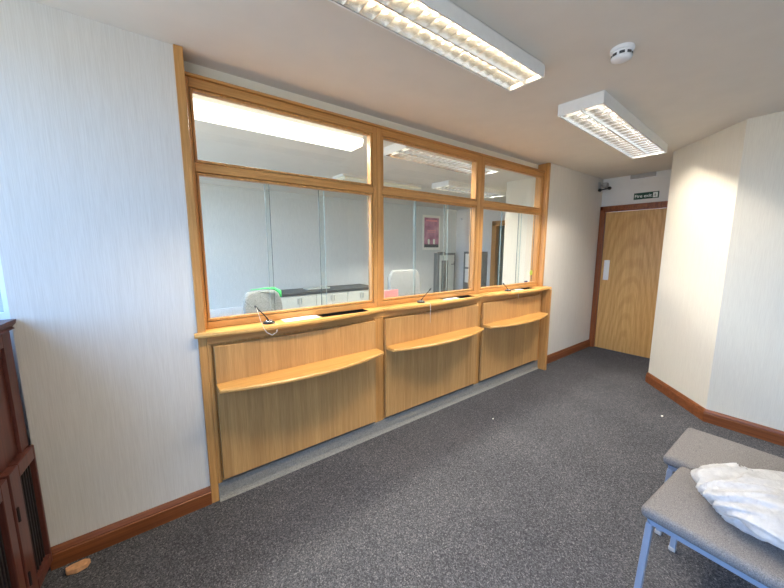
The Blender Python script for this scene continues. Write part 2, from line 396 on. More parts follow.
# ================================================================== SERVICE SCREENS
def service_window(x0, x1, joints, label, lft=.045, rgt=.045):
    cx = (x0+x1)/2
    e = empty('service_window', (cx, 2.13, 1.04), label, 'service window', 'glazed service windows along the counter')
    ya, yb = 2.095, 2.175
    zb0, zb1, zt0, zt1, zh0, zh1 = 1.041, 1.079, 1.911, 1.959, 2.338, 2.385
    f = MB()
    f.box(x0+.001, x0+lft, ya, yb, zb0, zh1); f.box(x1-rgt, x1-.001, ya, yb, zb0, zh1)
    f.build('stile', M['oak_v'], e, .003)
    f = MB(); f.box(x0+lft, x1-rgt, ya+.001, yb, zb0, zb1); f.build('sill_rail', M['oak_h'], e, .003)
    f = MB(); f.box(x0+lft, x1-rgt, ya+.001, yb, zt0, zt1); f.build('transom', M['oak_h'], e, .003)
    f = MB(); f.box(x0+lft, x1-rgt, ya+.001, yb, zh0, zh1); f.build('head_rail', M['oak_h'], e, .003)
    f = MB(); f.prism([(2.080, 2.386), (2.080, 2.398), (2.09, 2.404), (2.215, 2.404), (2.215, 2.386)], x0+.001, x1-.001, 'x'); f.build('cornice', M['oak_h'], e)
    # inner beads around each light
    a, b = x0+lft, x1-rgt
    f = MB()
    for z0, z1 in ((zb1, zt0), (zt1, zh0)):
        g_ = .0035; yy, t = 2.101, .013
        A, B_, Z0_, Z1_ = a+g_, b-g_, z0+g_, z1-g_
        f.box(A, A+t, yy, 2.136, Z0_, Z1_); f.box(B_-t, B_, yy, 2.136, Z0_, Z1_)
        f.box(A+t, B_-t, yy, 2.136, Z0_, Z0_+t); f.box(A+t, B_-t, yy, 2.136, Z1_-t, Z1_)
        f.box(a, A, 2.122, 2.136, z0, z1); f.box(B_, b, 2.122, 2.136, z0, z1); f.box(A, B_, 2.122, 2.136, z0, Z0_); f.box(A, B_, 2.122, 2.136, Z1_, z1)
    f.build('glazing_bead', M['oak_v'], e, .002)
    # upper light
    f = MB(); f.box(a+.001, b-.001, 2.142, 2.148, zt1+.001, zh0-.001); f.build('upper_pane', M['glass'], e)
    # lower lights: outer sheets behind, middle sheet brought forward so sound passes the overlap
    def sheet(xa, xb, y, nm, em):
        f = MB(); f.box(xa, xb, y, y+.005, zb1+.001, zt0-.001)
        f.mi = 1
        for x in (xa, xb): f.box(x-.0012, x+.0012, y-.0003, y+.0053, zb1+.001, zt0-.001)
        return f.build(nm, [M['glass'], em], e)
    j0, j1 = joints
    sheet(a+.003, j0+.02, 2.158, 'side_pane', M['glass_edge_dark']); sheet(j1-.02, b-.003, 2.158, 'side_pane', M['glass_edge_dark'])
    sheet(j0-.012, j1+.012, 2.141, 'centre_pane', M['glass_edge'])
    return e
service_window(.240, 1.447, (.645, 1.02), 'left of three oak framed glass service windows, by the white wallpapered wall', .020, .034)
service_window(1.447, 2.680, (1.875, 2.265), 'middle of three oak framed glass service windows, with pink card behind its glass', .05, .050)
service_window(2.680, 3.845, (3.12, 3.485), 'right of three oak framed glass service windows, with small yellow green sticker', .047, .028)

# end posts
f = MB(); f.box(.200, .240, 2.028, 2.20, 0, 2.488)
tag(f.build('end_post', M['oak_v'], bevel=.003), 'tall oak end post left of the counter, running from carpet to ceiling', 'post')
f = MB(); f.prism([(1.930, 0), (2.20, 0), (2.20, 2.488), (2.040, 2.488), (2.040, 1.009), (1.930, 1.009)], 3.8455, 3.8845, 'x')
tag(f.build('end_post', M['oak_v'], bevel=.003), 'oak end post right of the counter, deeper below the counter top than above', 'post')

# ================================================================== COUNTER
cf = empty('service_counter', (2.04, 2.05, 0), 'oak veneered counter front of three tall panels above a grey carpeted plinth', 'counter')
MB().box(.2405, 3.8445, 2.045, 2.078, .10, 1.005).build('backing_board', M['oak_v'], cf)
MB().box(.2405, 3.8445, 2.030, 2.044, .965, 1.008).build('apron_rail', M['oak_h'], cf, .002)
for x0, x1 in ((.2405, .262), (1.372, 1.455), (2.598, 2.672), (3.785, 3.8445)):
    MB().box(x0, x1, 2.032, 2.044, .10, .964).build('stile', M['oak_v'], cf, .002)
for x0, x1 in ((.270, 1.365), (1.462, 2.590), (2.680, 3.777)):
    MB().box(x0, x1, 2.005, 2.030, .137, .952).build('panel', M['oak_panel'], cf, .003)
f = MB(); f.prism([(2.012, 0), (2.02, .012), (2.026, .03), (2.028, .11), (2.078, .11), (2.078, 0)], .2405, 3.8445, 'x')
f.build('plinth', M['skirt_carpet'], cf)

# counter top with a bowed edge at each bay and three pass trays let into it
bays = [(.182, 1.447, 2.004, 2.018, .060), (1.447, 2.680, 2.018, 2.018, .065), (2.680, 3.892, 2.018, 1.940, .050)]
slots = [(.925, 1.300), (2.13, 2.53), (3.24, 3.63)]
SY0, SY1 = 1.992, 2.088
def front_y(x):
    for a, b, ya, yb, bow in bays:
        if a <= x <= b + 1e-6:
            t = (x-a)/(b-a); return ya + (yb-ya)*t - bow*(1-(2*t-1)**2)
    return 2.0
xs = sorted(set([a for b in bays for a in b[:2]] + [a for s in slots for a in s] + [.2405, 3.8445] + [.182 + (3.892-.182)*i/72 for i in range(73)]))
xs = [x for i, x in enumerate(xs) if i == 0 or x - xs[i-1] > 1e-5]
f = MB(); bm = f.bm; Z0, Z1 = 1.010, 1.040
cache = {}
def V(x, y, z):
    k = (round(x, 5), round(y, 5), round(z, 5))
    if k not in cache: cache[k] = bm.verts.new(k)
    return cache[k]
for x, x2 in zip(xs, xs[1:]):
    ina = any(s[0]-1e-6 <= x and x2 <= s[1]+1e-6 for s in slots)
    fy, fy2 = front_y(x), front_y(x2)
    nose = [(fy, Z0+.004), (fy-.004, Z0+.015), (fy, Z1-.003), (fy+.004, Z1)]; nose2 = [(fy2+ (q[0]-fy), q[1]) for q in nose]
    for (a, b), (c, d) in zip(list(zip(nose, nose2)), list(zip(nose, nose2))[1:]):
        f._f([V(x, *a), V(x2, *b), V(x2, *d), V(x, *c)])
    BK = 2.20 if (x > .2404 and x2 < 3.8446) else (2.027 if x < 1 else 2.039)
    f._f([V(x, nose[0][0], nose[0][1]), V(x, BK, Z0), V(x2, BK, Z0), V(x2, nose2[0][0], nose2[0][1])]) if not ina else None
    strips = [(fy+.004, fy2+.004, BK, BK)] if not ina else [(fy+.004, fy2+.004, SY0, SY0), (SY1, SY1, BK, BK)]
    for a, b, c, d in strips: f._f([V(x, a, Z1), V(x2, b, Z1), V(x2, d, Z1), V(x, c, Z1)])
    if ina:
        f._f([V(x, fy, Z0+.004), V(x, SY0, Z0), V(x2, SY0, Z0), V(x2, fy2, Z0+.004)]); f._f([V(x, SY1, Z0), V(x, BK, Z0), V(x2, BK, Z0), V(x2, SY1, Z0)])
        for y in (SY0, SY1): f._f([V(x, y, Z0), V(x2, y, Z0), V(x2, y, Z1), V(x, y, Z1)])
    f._f([V(x, BK, Z0), V(x2, BK, Z0), V(x2, BK, Z1), V(x, BK, Z1)])
for s in slots:
    for x in s: f._f([V(x, SY0, Z0), V(x, SY1, Z0), V(x, SY1, Z1), V(x, SY0, Z1)])
for x in (xs[0], xs[-1]):
    fy = front_y(x); f._f([V(x, fy, Z0+.004), V(x, fy-.004, Z0+.015), V(x, fy, Z1-.003), V(x, fy+.004, Z1), V(x, 2.027 if x < 1 else 2.039, Z1), V(x, 2.027 if x < 1 else 2.039, Z0)])
for x, yk in ((.2405, 2.027), (3.8445, 2.039)): f._f([V(x, yk, Z0), V(x, 2.20, Z0), V(x, 2.20, Z1), V(x, yk, Z1)])
ct = f.build('worktop', M['oak_top'])
tag(ct, 'long oak counter top with three bowed front edges below the service windows', 'worktop')

tray_labels = ['empty long black pass tray in the counter under the left service window',
               'black pass tray in the counter under the middle service window', 'black pass tray in the counter under the right service window']
for (a, b), lb in zip(slots, tray_labels):
    f = MB(); z = 1.0135
    f.box(a+.002, b-.002, SY0+.002, SY1-.002, z, z+.003)
    f.box(a+.002, a+.007, SY0+.002, SY1-.002, z+.003, 1.042); f.box(b-.007, b-.002, SY0+.002, SY1-.002, z+.003, 1.042)
    f.box(a+.007, b-.007, SY0+.002, SY0+.006, z+.003, 1.042); f.box(a+.007, b-.007, SY1-.006, SY1-.002, z+.003, 1.042)
    tag(f.build('pass_tray', M['black_plastic']), lb, 'tray', 'pass trays in the counter')
tag(MB().box(.675, .912, 1.996, 2.086, 1.0405, 1.0425).build('paper_card', M['paper_white']), 'long cream paper card on the counter between the left microphone and its pass tray', 'card')
for (a, b, lb_) in ((2.142, 2.34, 'white slip of paper lying in the middle pass tray'), (3.252, 3.44, 'white slip of paper lying in the right pass tray')):
    tag(MB().box(a, b, SY0+.008, SY1-.008, 1.034, 1.036).box(a+.01, b-.01, SY0+.012, SY1-.012, 1.0168, 1.034).build('paper_slip', M['paper_white']), lb_, 'paper', 'paper in the pass trays')

# writing shelves with bowed fronts
def make_shelf():
    e = empty('writing_shelf', (0, 2.004, .713), '', 'shelf', 'bowed oak writing shelves on the counter panels')
    w2 = .552; n = 24; pts = [(-w2, 2.004), (-w2-.004, 1.915)]
    prof = []
    f = MB()
    xs_ = [-w2 + 2*w2*i/n for i in range(n+1)]
    def fy(x): t = x/w2; return 1.905 - .095*(1-t*t)
    rows = []
    for x in xs_:
        y = fy(x); s_ = 1 + .02*abs(x/w2)*(1 if True else 0)
        rows.append([f.bm.verts.new(p) for p in ((x, 2.0045, .713), (x*s_ if False else x, y+.004, .713), (x, y-.002, .719), (x, y-.002, .729), (x, y+.004, .735), (x, 2.0045, .735))])
    for a, b in zip(rows, rows[1:]):
        for j in range(6): f._f([a[j], a[(j+1) % 6], b[(j+1) % 6], b[j]])
    f._f(rows[0]); f._f(rows[-1][::-1])
    f.build('board', M['oak_top'], e)
    f = MB(); f.prism([(1.93, .7125), (2.0045, .7125), (2.0045, .668), (1.99, .664), (1.925, .682)], -.012, .012, 'x'); f.build('bracket', M['oak_v'], e, .002)
    return e
s0 = make_shelf()
for i, (x, lb) in enumerate(((.820, 'bowed oak writing shelf on the left counter panel, nearest the wallpapered wall'),
                             (2.013, 'bowed oak writing shelf on the middle counter panel'),
                             (3.228, 'bowed oak writing shelf on the right counter panel, ending at the end post'))):
    o = s0 if i == 0 else copy_tree(s0)
    o.location = (x, 2.004, .713); o['label'] = lb

# microphones on the counter
def mic(x, y, tip, label, cord):
    e = empty('microphone', (x, y, 1.0405), label, 'microphone', 'desk microphones on the counter')
    f = MB(); f.lathe([(.036, 0), (.037, .004), (.033, .009), (.020, .014), (.008, .018)], (x, y, 1.0405), 28); f.build('base', M['black_plastic'], e, smooth=True)
    f = MB(); f.lathe([(.0255, .0125), (.0265, .0145), (.022, .0165), (.0205, .0145)], (x, y, 1.0405), 28); f.build('ring', M['chrome'], e, smooth=True)
    t = Vector(tip); b = Vector((x, y, 1.057)); mid = b.lerp(t, .5) + Vector((0, 0, .004))
    f = MB(); f.tube([b, b.lerp(mid, .5)+Vector((0, 0, .002)), mid, mid.lerp(t, .6), t], [.0042, .0038, .0036, .0036, .0036]); f.build('gooseneck', M['black_plastic'], e, smooth=True)
    d = (t-b).normalized(); f = MB(); f.tube([t-d*.005, t, t+d*.018, t+d*.024], [.004, .0065, .0065, .003], 12); f.build('capsule', M['pad'], e, smooth=True)
    if cord: f = MB(); f.tube(cord, .0014, 6); f.build('cord', M['cord_white'], e, smooth=True)
    return e
mic(.585, 2.035, (.520, 2.03, 1.140), 'small black desk microphone with looping white cord, under the left service window',
    [(.512, 2.03, 1.155), (.515, 2.0, 1.12), (.522, 1.975, 1.07), (.530, 1.96, 1.035), (.545, 1.95, 1.005), (.575, 1.945, .985), (.605, 1.95, 1.0), (.615, 1.965, 1.042), (.603, 2.0, 1.045)])
mic(1.865, 2.045, (1.955, 2.035, 1.140), 'small black desk microphone with hanging white cord, under the middle service window',
    [(1.875, 2.02, 1.044), (1.879, 1.96, 1.043), (1.880, 1.944, 1.038), (1.880, 1.942, .99), (1.880, 1.944, .88)])
mic(3.125, 2.03, (3.045, 2.03, 1.118), 'small black desk microphone under the right service window',
    [(3.15, 2.01, 1.044), (3.18, 1.97, 1.043), (3.19, 1.945, 1.040), (3.19, 1.943, 1.0), (3.19, 1.944, .965)])

# little things at the glass
tag(MB().box(1.585, 1.725, 2.185, 2.192, 1.0405, 1.150).box(1.585, 1.725, 2.176, 2.192, 1.0405, 1.046).build('pink_card', M['pink']), 'pink card standing behind the glass of the middle service window', 'card')
f = MB(); f.lathe([(.032, 2.1400), (.032, 2.1406)], (3.765, 0, 1.205), 24, 'y'); tag(f.build('round_sticker', M['yellow_green']), 'round yellow green sticker low on the right service window glass', 'sticker')
tag(MB().box(3.655, 3.725, 2.1565, 2.1575, 1.088, 1.108).build('blue_label', M['blue_label']), 'small dark blue label at the bottom of the right service window glass', 'label')

# ================================================================== CEILING FITTINGS
def louvre_light(name_label, length, width, loc, rz, tube, nblade, lamp_col, power, group='louvred fluorescent ceiling lights', h=.078, rounded=False):
    e = empty('ceiling_light', (0, 0, 0), name_label, 'ceiling light', group)
    L, W = length/2, width/2; t = .006; z0 = -h
    f = MB()
    if rounded:
        prof = [(-W, z0), (-W, -.02), (-W+.012, -.001), (W-.012, -.001), (W, -.02), (W, z0), (W-t, z0), (W-t, -.02), (W-.018, -.010), (-W+.018, -.010), (-W+t, -.02), (-W+t, z0)]
        f.prism(prof, -L+.012, L-.012, 'x')
        f.prism([(-W, z0), (-W, -.02), (-W+.012, -.001), (W-.012, -.001), (W, -.02), (W, z0)], -L, -L+.012, 'x'); f.prism([(-W, z0), (-W, -.02), (-W+.012, -.001), (W-.012, -.001), (W, -.02), (W, z0)], L-.012, L, 'x')
    else:
        f.box(-L, L, -W, W, -t, -.0005); f.box(-L, L, -W, -W+t, z0, -t); f.box(-L, L, W-t, W, z0, -t)
        f.box(-L, -L+.01, -W+t, W-t, z0, -t); f.box(L-.01, L, -W+t, W-t, z0, -t)
    f.build('housing', M['white_metal'], e, .0015, off=(0, 0, 0))
    # louvre: side and centre reflectors (V shaped, narrow at the bottom edge) and curved cross blades
    f = MB(); zl, zu = z0+.002, z0+.048
    for s in (-1, 1):
        f.prism([(s*(W-t-.001), zl), (s*(W-t-.004), zl), (s*(W-t-.022), zu), (s*(W-t-.001), zu)], -L+.012, L-.012, 'x')
    f.prism([(-.003, zl), (.003, zl), (.020, zu), (-.020, zu)], -L+.012, L-.012, 'x')
    f.build('reflector', M['mirror'], e, off=(0, 0, 0))
    f = MB(); f.prism([(-.0012, zl), (.0012, zl), (.007, zu-.008), (-.007, zu-.008)], -W+t+.006, W-t-.006, 'y')
    b0 = f.build('cross_blade', M['mirror'], e, off=(0, 0, 0))
    for i in range(nblade):
        bl = b0 if i == 0 else b0.copy()
        if i: C.objects.link(bl); bl.parent = e
        bl.location = (-L+.02 + (2*L-.04)*(i+.5)/nblade, 0, 0)
    for s in (-1, 1):
        yc = s*(W-t)/2
        f = MB(); f.tube([(-L+.02, yc, -.020), (L-.02, yc, -.020)], .0080, 10); f.build('fluorescent_tube', tube, e, smooth=True, off=(0, 0, 0))
        l = bpy.data.lights.new('tube_light', 'AREA'); l.shape = 'RECTANGLE'; l.size = length*.94; l.size_y = .018; l.energy = power/2; l.color = lamp_col
        lo = bpy.data.objects.new('tube_light', l); C.objects.link(lo); lo.parent = e; lo.location = (0, yc, zu+.0005)
    e.location = loc; e.rotation_euler = (0, 0, rz)
    return e
WARM = (1, .84, .60); NEUT = (1, .93, .82)
louvre_light('warm lit louvred ceiling light nearest the counter, running off the top of the photo', 1.50, .210, (1.05, 1.115, ZC), R(.3), M['tube_warm'], 22, WARM, 90*LAMP, rounded=True)
louvre_light('lit louvred ceiling light in front of the door, beyond the smoke detector', 1.70, .285, (3.245, 1.125, ZC), R(2.4), M['tube_cool'], 20, NEUT, 100*LAMP)
louvre_light('unseen louvred ceiling light added behind the camera to fill the room', 1.50, .285, (1.0, -1.2, ZC), 0, M['tube_cool'], 20, NEUT, 60*LAMP)  # unseen fitting, added to raise the room's ambient light
louvre_light('louvred ceiling light seen through the middle service window, nearest the glass', 1.50, .34, (2.74, 2.61, ZC), R(2), M['tube_cool'], 18, NEUT, 135*LAMP, 'office ceiling lights')
louvre_light('louvred ceiling light deeper in the office, behind the one nearest the glass', 1.50, .34, (4.38, 3.62, ZC), R(2), M['tube_cool'], 18, NEUT, 135*LAMP, 'office ceiling lights')
def diffuser_light(label, x0, x1, y0, y1, zb, mat, power):
    e = empty('ceiling_light', ((x0+x1)/2, (y0+y1)/2, ZC), label, 'ceiling light', 'office ceiling lights')
    MB().box(x0, x1, y0+.03, y1-.03, ZC-.03, ZC-.001).build('housing', M['white_metal'], e, .002)
    f = MB(); f.prism([(y0+.025, ZC-.03), (y0, ZC-.045), (y0+.02, zb), (y1-.02, zb), (y1, ZC-.045), (y1-.025, ZC-.03)], x0+.015, x1-.015, 'x')
    f.build('diffuser', mat, e, .004)
    if power:
        l = bpy.data.lights.new('tube_light', 'AREA'); l.shape = 'RECTANGLE'; l.size = (x1-x0)*.95; l.size_y = (y1-y0)*.8; l.energy = power; l.color = (1, .97, .85)
        lo = bpy.data.objects.new('tube_light', l); C.objects.link(lo); lo.parent = e; lo.location = (0, 0, zb-ZC-.003)
    return e
diffuser_light('glowing boxed diffuser ceiling light seen through the left service window', .02, 1.64, 2.55, 2.79, 2.395, M['diffuser_lit'], 100*LAMP)
diffuser_light('pale unlit diffuser ceiling light deep in the office behind the glowing one', 2.20, 3.6, 3.95, 4.30, 2.42, M['diffuser_off'], 0)

# smoke detector
e = empty('smoke_detector', (1.99, .720, ZC), 'round white smoke detector on the ceiling between the two lights', 'smoke detector')
f = MB(); f.lathe([(.050, 0), (.052, -.004), (.052, -.014), (.048, -.018), (.046, -.018)], (1.99, .72, ZC-.0005), 40); f.build('base', M['white_plastic'], e, smooth=False, bevel=.001)
f = MB(); f.lathe([(.044, -.018), (.047, -.022), (.0465, -.027), (.042, -.029), (.042, -.041), (.0465, -.043), (.043, -.052), (.030, -.058), (.010, -.060), (.001, -.060)], (1.99, .72, ZC), 40); f.build('head', M['white_plastic'], e, smooth=True)
f = MB()
for k in range(8):
    a0 = 2*math.pi*k/8; pts = []
    for j in range(5): a = a0+.10+.50*j/4; pts.append((1.99+.0455*math.cos(a), .72+.0455*math.sin(a)))
    for j in range(5): a = a0+.10+.50*(4-j)/4; pts.append((1.99+.0415*math.cos(a), .72+.0415*math.sin(a)))
    f.prism(pts, ZC-.0405, ZC-.0295)
f.build('vent', M['pad'], e)

# emergency light and exit sign, camera
e = empty('emergency_light', (XF, 1.565, 2.46), 'slim white emergency light high on the wall over the fire exit sign', 'emergency light')
MB().box(XF-.035, XF-.001, 1.425, 1.705, 2.432, 2.484).build('diffuser', M['grey_plastic'], e, .006)
MB().box(XF-.012, XF-.0005, 1.415, 1.715, 2.424, 2.4885).build('housing', M['white_plastic'], e, .003)
es = empty('exit_sign', (XF, 1.512, 2.195), 'small dark green fire exit sign above the door', 'sign')
MB().box(XF-.006, XF-.0005, 1.375, 1.650, 2.155, 2.240).build('board', M['sign_green'], es, .001)
def text_mesh(s, size, name, mat, parent, loc, rot, off):
    cu = bpy.data.curves.new(name, 'FONT'); cu.body = s; cu.size = size; cu.extrude = .0006; cu.align_x = 'LEFT'; cu.offset = .0006
    to = bpy.data.objects.new(name+'_c', cu); C.objects.link(to)
    bpy.context.view_layer.update()
    me = bpy.data.meshes.new_from_object(to.evaluated_get(bpy.context.evaluated_depsgraph_get()))
    C.objects.unlink(to); bpy.data.objects.remove(to)
    o = bpy.data.objects.new(name, me); me.materials.clear(); me.materials.append(mat); link(o, parent)
    o.location = Vector(loc) - Vector(off); o.rotation_euler = rot
    return o
text_mesh('Fire exit', .056, 'lettering', M['sign_white'], es, (XF-.0072, 1.640, 2.178), (R(90), 0, R(-90)), OFF[es.name])
f = MB()
f.box(XF-.0068, XF-.0062, 1.388, 1.438, 2.165, 2.230)
f.build('pictogram_panel', M['sign_white'], es)
f = MB()
xx = XF-.0074
f.tube([(xx, 1.412, 2.216), (xx, 1.412, 2.217)], .0045, 10)
f.tube([(xx, 1.412, 2.208), (xx, 1.416, 2.192)], .0035, 6); f.tube([(xx, 1.416, 2.192), (xx, 1.406, 2.183), (xx, 1.407, 2.171)], .0024, 6)
f.tube([(xx, 1.416, 2.192), (xx, 1.425, 2.182), (xx, 1.432, 2.183)], .0024, 6); f.tube([(xx, 1.412, 2.206), (xx, 1.402, 2.198)], .002, 6); f.tube([(xx, 1.412, 2.206), (xx, 1.424, 2.202)], .002, 6)
f.build('running_figure', M['sign_green'], es)

e = empty('security_camera', (5.27, 2.0, 2.33), 'small camera on a black bar bracket in the ceiling corner left of the door', 'camera')
MB().box(5.22, 5.30, 2.030, 2.0445, 2.34, 2.43).build('wall_plate', M['grey_plastic'], e, .004)
f = MB(); f.tube([(5.26, 2.034, 2.39), (5.26, 1.97, 2.37), (5.26, 1.95, 2.34)], .009, 10); f.build('arm', M['grey_plastic'], e, smooth=True)
f = MB(); f.tube([(5.15, 1.985, 2.305), (5.34, 1.935, 2.345)], .009, 10); f.build('bar', M['black_plastic'], e, smooth=True)
for c in ((5.15, 1.985, 2.305), (5.34, 1.935, 2.345)):
    f = MB(); f.lathe([(.002, -.022), (.016, -.018), (.023, -.004), (.022, .010), (.012, .020), (.002, .022)], c, 18, 'x'); f.build('camera_head', M['black_plastic'], e, smooth=True)
MB().box(5.285, 5.365, 1.955, 2.015, 2.355, 2.425).build('camera_body', M['grey_plastic'], e, .012, 3)

# ================================================================== CUPBOARD AT THE LEFT
ang = math.atan2(-.995, -.098)
cb = empty('low_cupboard', (-.474, 2.040, 0), 'dark red brown wooden cupboard with moulded top at the left edge, under the window', 'cupboard')
# local frame: x = away from corner along the front, y = out of the room (back), z up
def lb(f, name, mat, bev=.003, par=None):
    for v in f.bm.verts: v.co.y *= -1      # build space has +y out of the room
    return f.build(name, mat, par or cb, bev, off=(0, 0, 0))
LEN = 1.32  # unseen near end lengthened to block low daylight from the wall corner
lb(MB().box(0.001, LEN, .015, .36, 0, 1.165), 'carcass', M['cab'])
f = MB(); f.prism([(-.014, 1.165), (-.006, 1.172), (-.018, 1.186), (-.022, 1.205), (.38, 1.205), (.38, 1.165)], 0.001, LEN+.02, 'x'); lb(f, 'top_moulding', M['cab'], 0)
f = MB(); f.box(0.001, .07, .003, .015, .62, 1.165); f.box(.07, LEN, .003, .015, 1.10, 1.165); f.box(.52, .60, .003, .015, .62, 1.10)
lb(f, 'upper_frame', M['cab'], .002)
def door(x0, x1, sl, sr):
    f = MB(); z0, z1 = .05, .638
    f.box(x0, x0+sl, -.016, .014, z0, z1); f.box(x1-sr, x1, -.016, .014, z0, z1); f.box(x0+sl, x1-sr, -.016, .014, z1-.058, z1); f.box(x0+sl, x1-sr, -.016, .014, z0, z0+.05)
    d = lb(f, 'door', M['cab'], .003)
    g = MB(); g.box(x0+sl, x1-sr, -.012, -.004, z0+.05, z1-.058)
    n_ = int((x1-x0-sl-sr)/.022)
    for i in range(n_): g.box(x0+sl+.008+.022*i, x0+sl+.016+.022*i, -.004, .001, z0+.05, z1-.058)
    g.build('grille', M['grille'], d, off=(0, 0, 0))
    for z in (.14, .43):
        h = MB(); h.tube([(x1-.012, .018, z), (x1-.012, .018, z+.06)], .005, 8); h.build('hinge', M['grille'], d, off=(0, 0, 0))
door(.010, .246, .014, .078); door(.262, .78, .05, .06); door(.80, 1.30, .05, .06)
cb.rotation_euler = (0, 0, ang)

# ================================================================== CHAIRS AND BAG
def rounded_slab(name, mat, parent, x0, x1, y0, y1, z0, z1, r, crown=.0, off=(0, 0, 0), nx=14, ny=14):
    f = MB(); bm = f.bm
    bmesh.ops.create_grid(bm, x_segments=nx, y_segments=ny, size=1)
    top = list(bm.verts)
    ext = bmesh.ops.extrude_face_region(bm, geom=list(bm.faces))
    ev = set(v for v in ext['geom'] if isinstance(v, bmesh.types.BMVert))
    for v in bm.verts:
        u, w_ = v.co.x, v.co.y
        isT = v in ev
        sgn = 1 if isT else 0
        X_ = (x0+x1)/2 + u*(x1-x0)/2; Y_ = (y0+y1)/2 + w_*(y1-y0)/2
        v.co = Vector((X_, Y_, (z1 + crown*(1-u*u)*(1-w_*w_)) if isT else z0))
    o = f.build(name, mat, parent, off=off)
    md = o.modifiers.new('bevel', 'BEVEL'); md.width = r; md.segments = 4; md.limit_method = 'ANGLE'; md.angle_limit = R(50)
    for p in o.data.polygons: p.use_smooth = True
    return o
def make_chair():
    e = empty('upholstered_chair', (0, 0, 0), '', 'chair', 'grey upholstered chairs at lower right')
    # local: front edge at y=+.22, back at -.23, x -.235..+.235
    rounded_slab('seat', M['seat'], e, -.235, .235, -.215, .222, .402, .452, .020, .006)
    sx_ = .208
    f = MB(); 
    for s in (-1, 1): f.tube([(s*sx_, .19, .391), (s*sx_, -.20, .391)], .011, square=True)
    f.tube([(-sx_, .19, .391), (sx_, .19, .391)], .011, square=True); f.tube([(-sx_, -.19, .391), (sx_, -.19, .391)], .011, square=True)
    f.build('seat_frame', M['chair_metal'], e, .002, off=(0, 0, 0))
    for s in (-1, 1):
        l = MB().tube([(s*sx_, .190, .380), (s*(sx_+.004), .205, .012)], .0115, square=True).build('leg', M['chair_metal'], e, .002, off=(0, 0, 0))
        MB().box(s*(sx_+.004)-.014, s*(sx_+.004)+.014, .191, .219, .0005, .020).build('foot_cap', M['grey_plastic'], l, .003, off=(0, 0, 0))
        l = MB().tube([(s*sx_, -.21, .380), (s*(sx_+.004), -.27, .012)], .0115, square=True).build('leg', M['chair_metal'], e, .002, off=(0, 0, 0))
        MB().box(s*(sx_+.004)-.014, s*(sx_+.004)+.014, -.285, -.257, .0005, .020).build('foot_cap', M['grey_plastic'], l, .003, off=(0, 0, 0))
        MB().tube([(s*sx_, -.21, .375), (s*sx_, -.235, .46), (s*sx_, -.30, .80)], .0115, square=True).build('back_post', M['chair_metal'], e, .002, off=(0, 0, 0))
    o = rounded_slab('backrest', M['seat'], e, -.225, .225, -.17, .17, -.02, .025, .018, .006)
    o.location = (0, -.285, .64); o.rotation_euler = (R(90-11), 0, 0)
    return e
ch = make_chair(); ch.location = (1.765, .105, 0); ch.rotation_euler = (0, 0, R(-4)); ch['label'] = 'nearer grey upholstered chair with white plastic bag on its seat'
c2 = copy_tree(ch); c2.location = (2.265, .158, 0); c2.rotation_euler = (0, 0, R(-1)); c2['label'] = 'farther grey upholstered chair with empty seat, partly behind the nearer one'

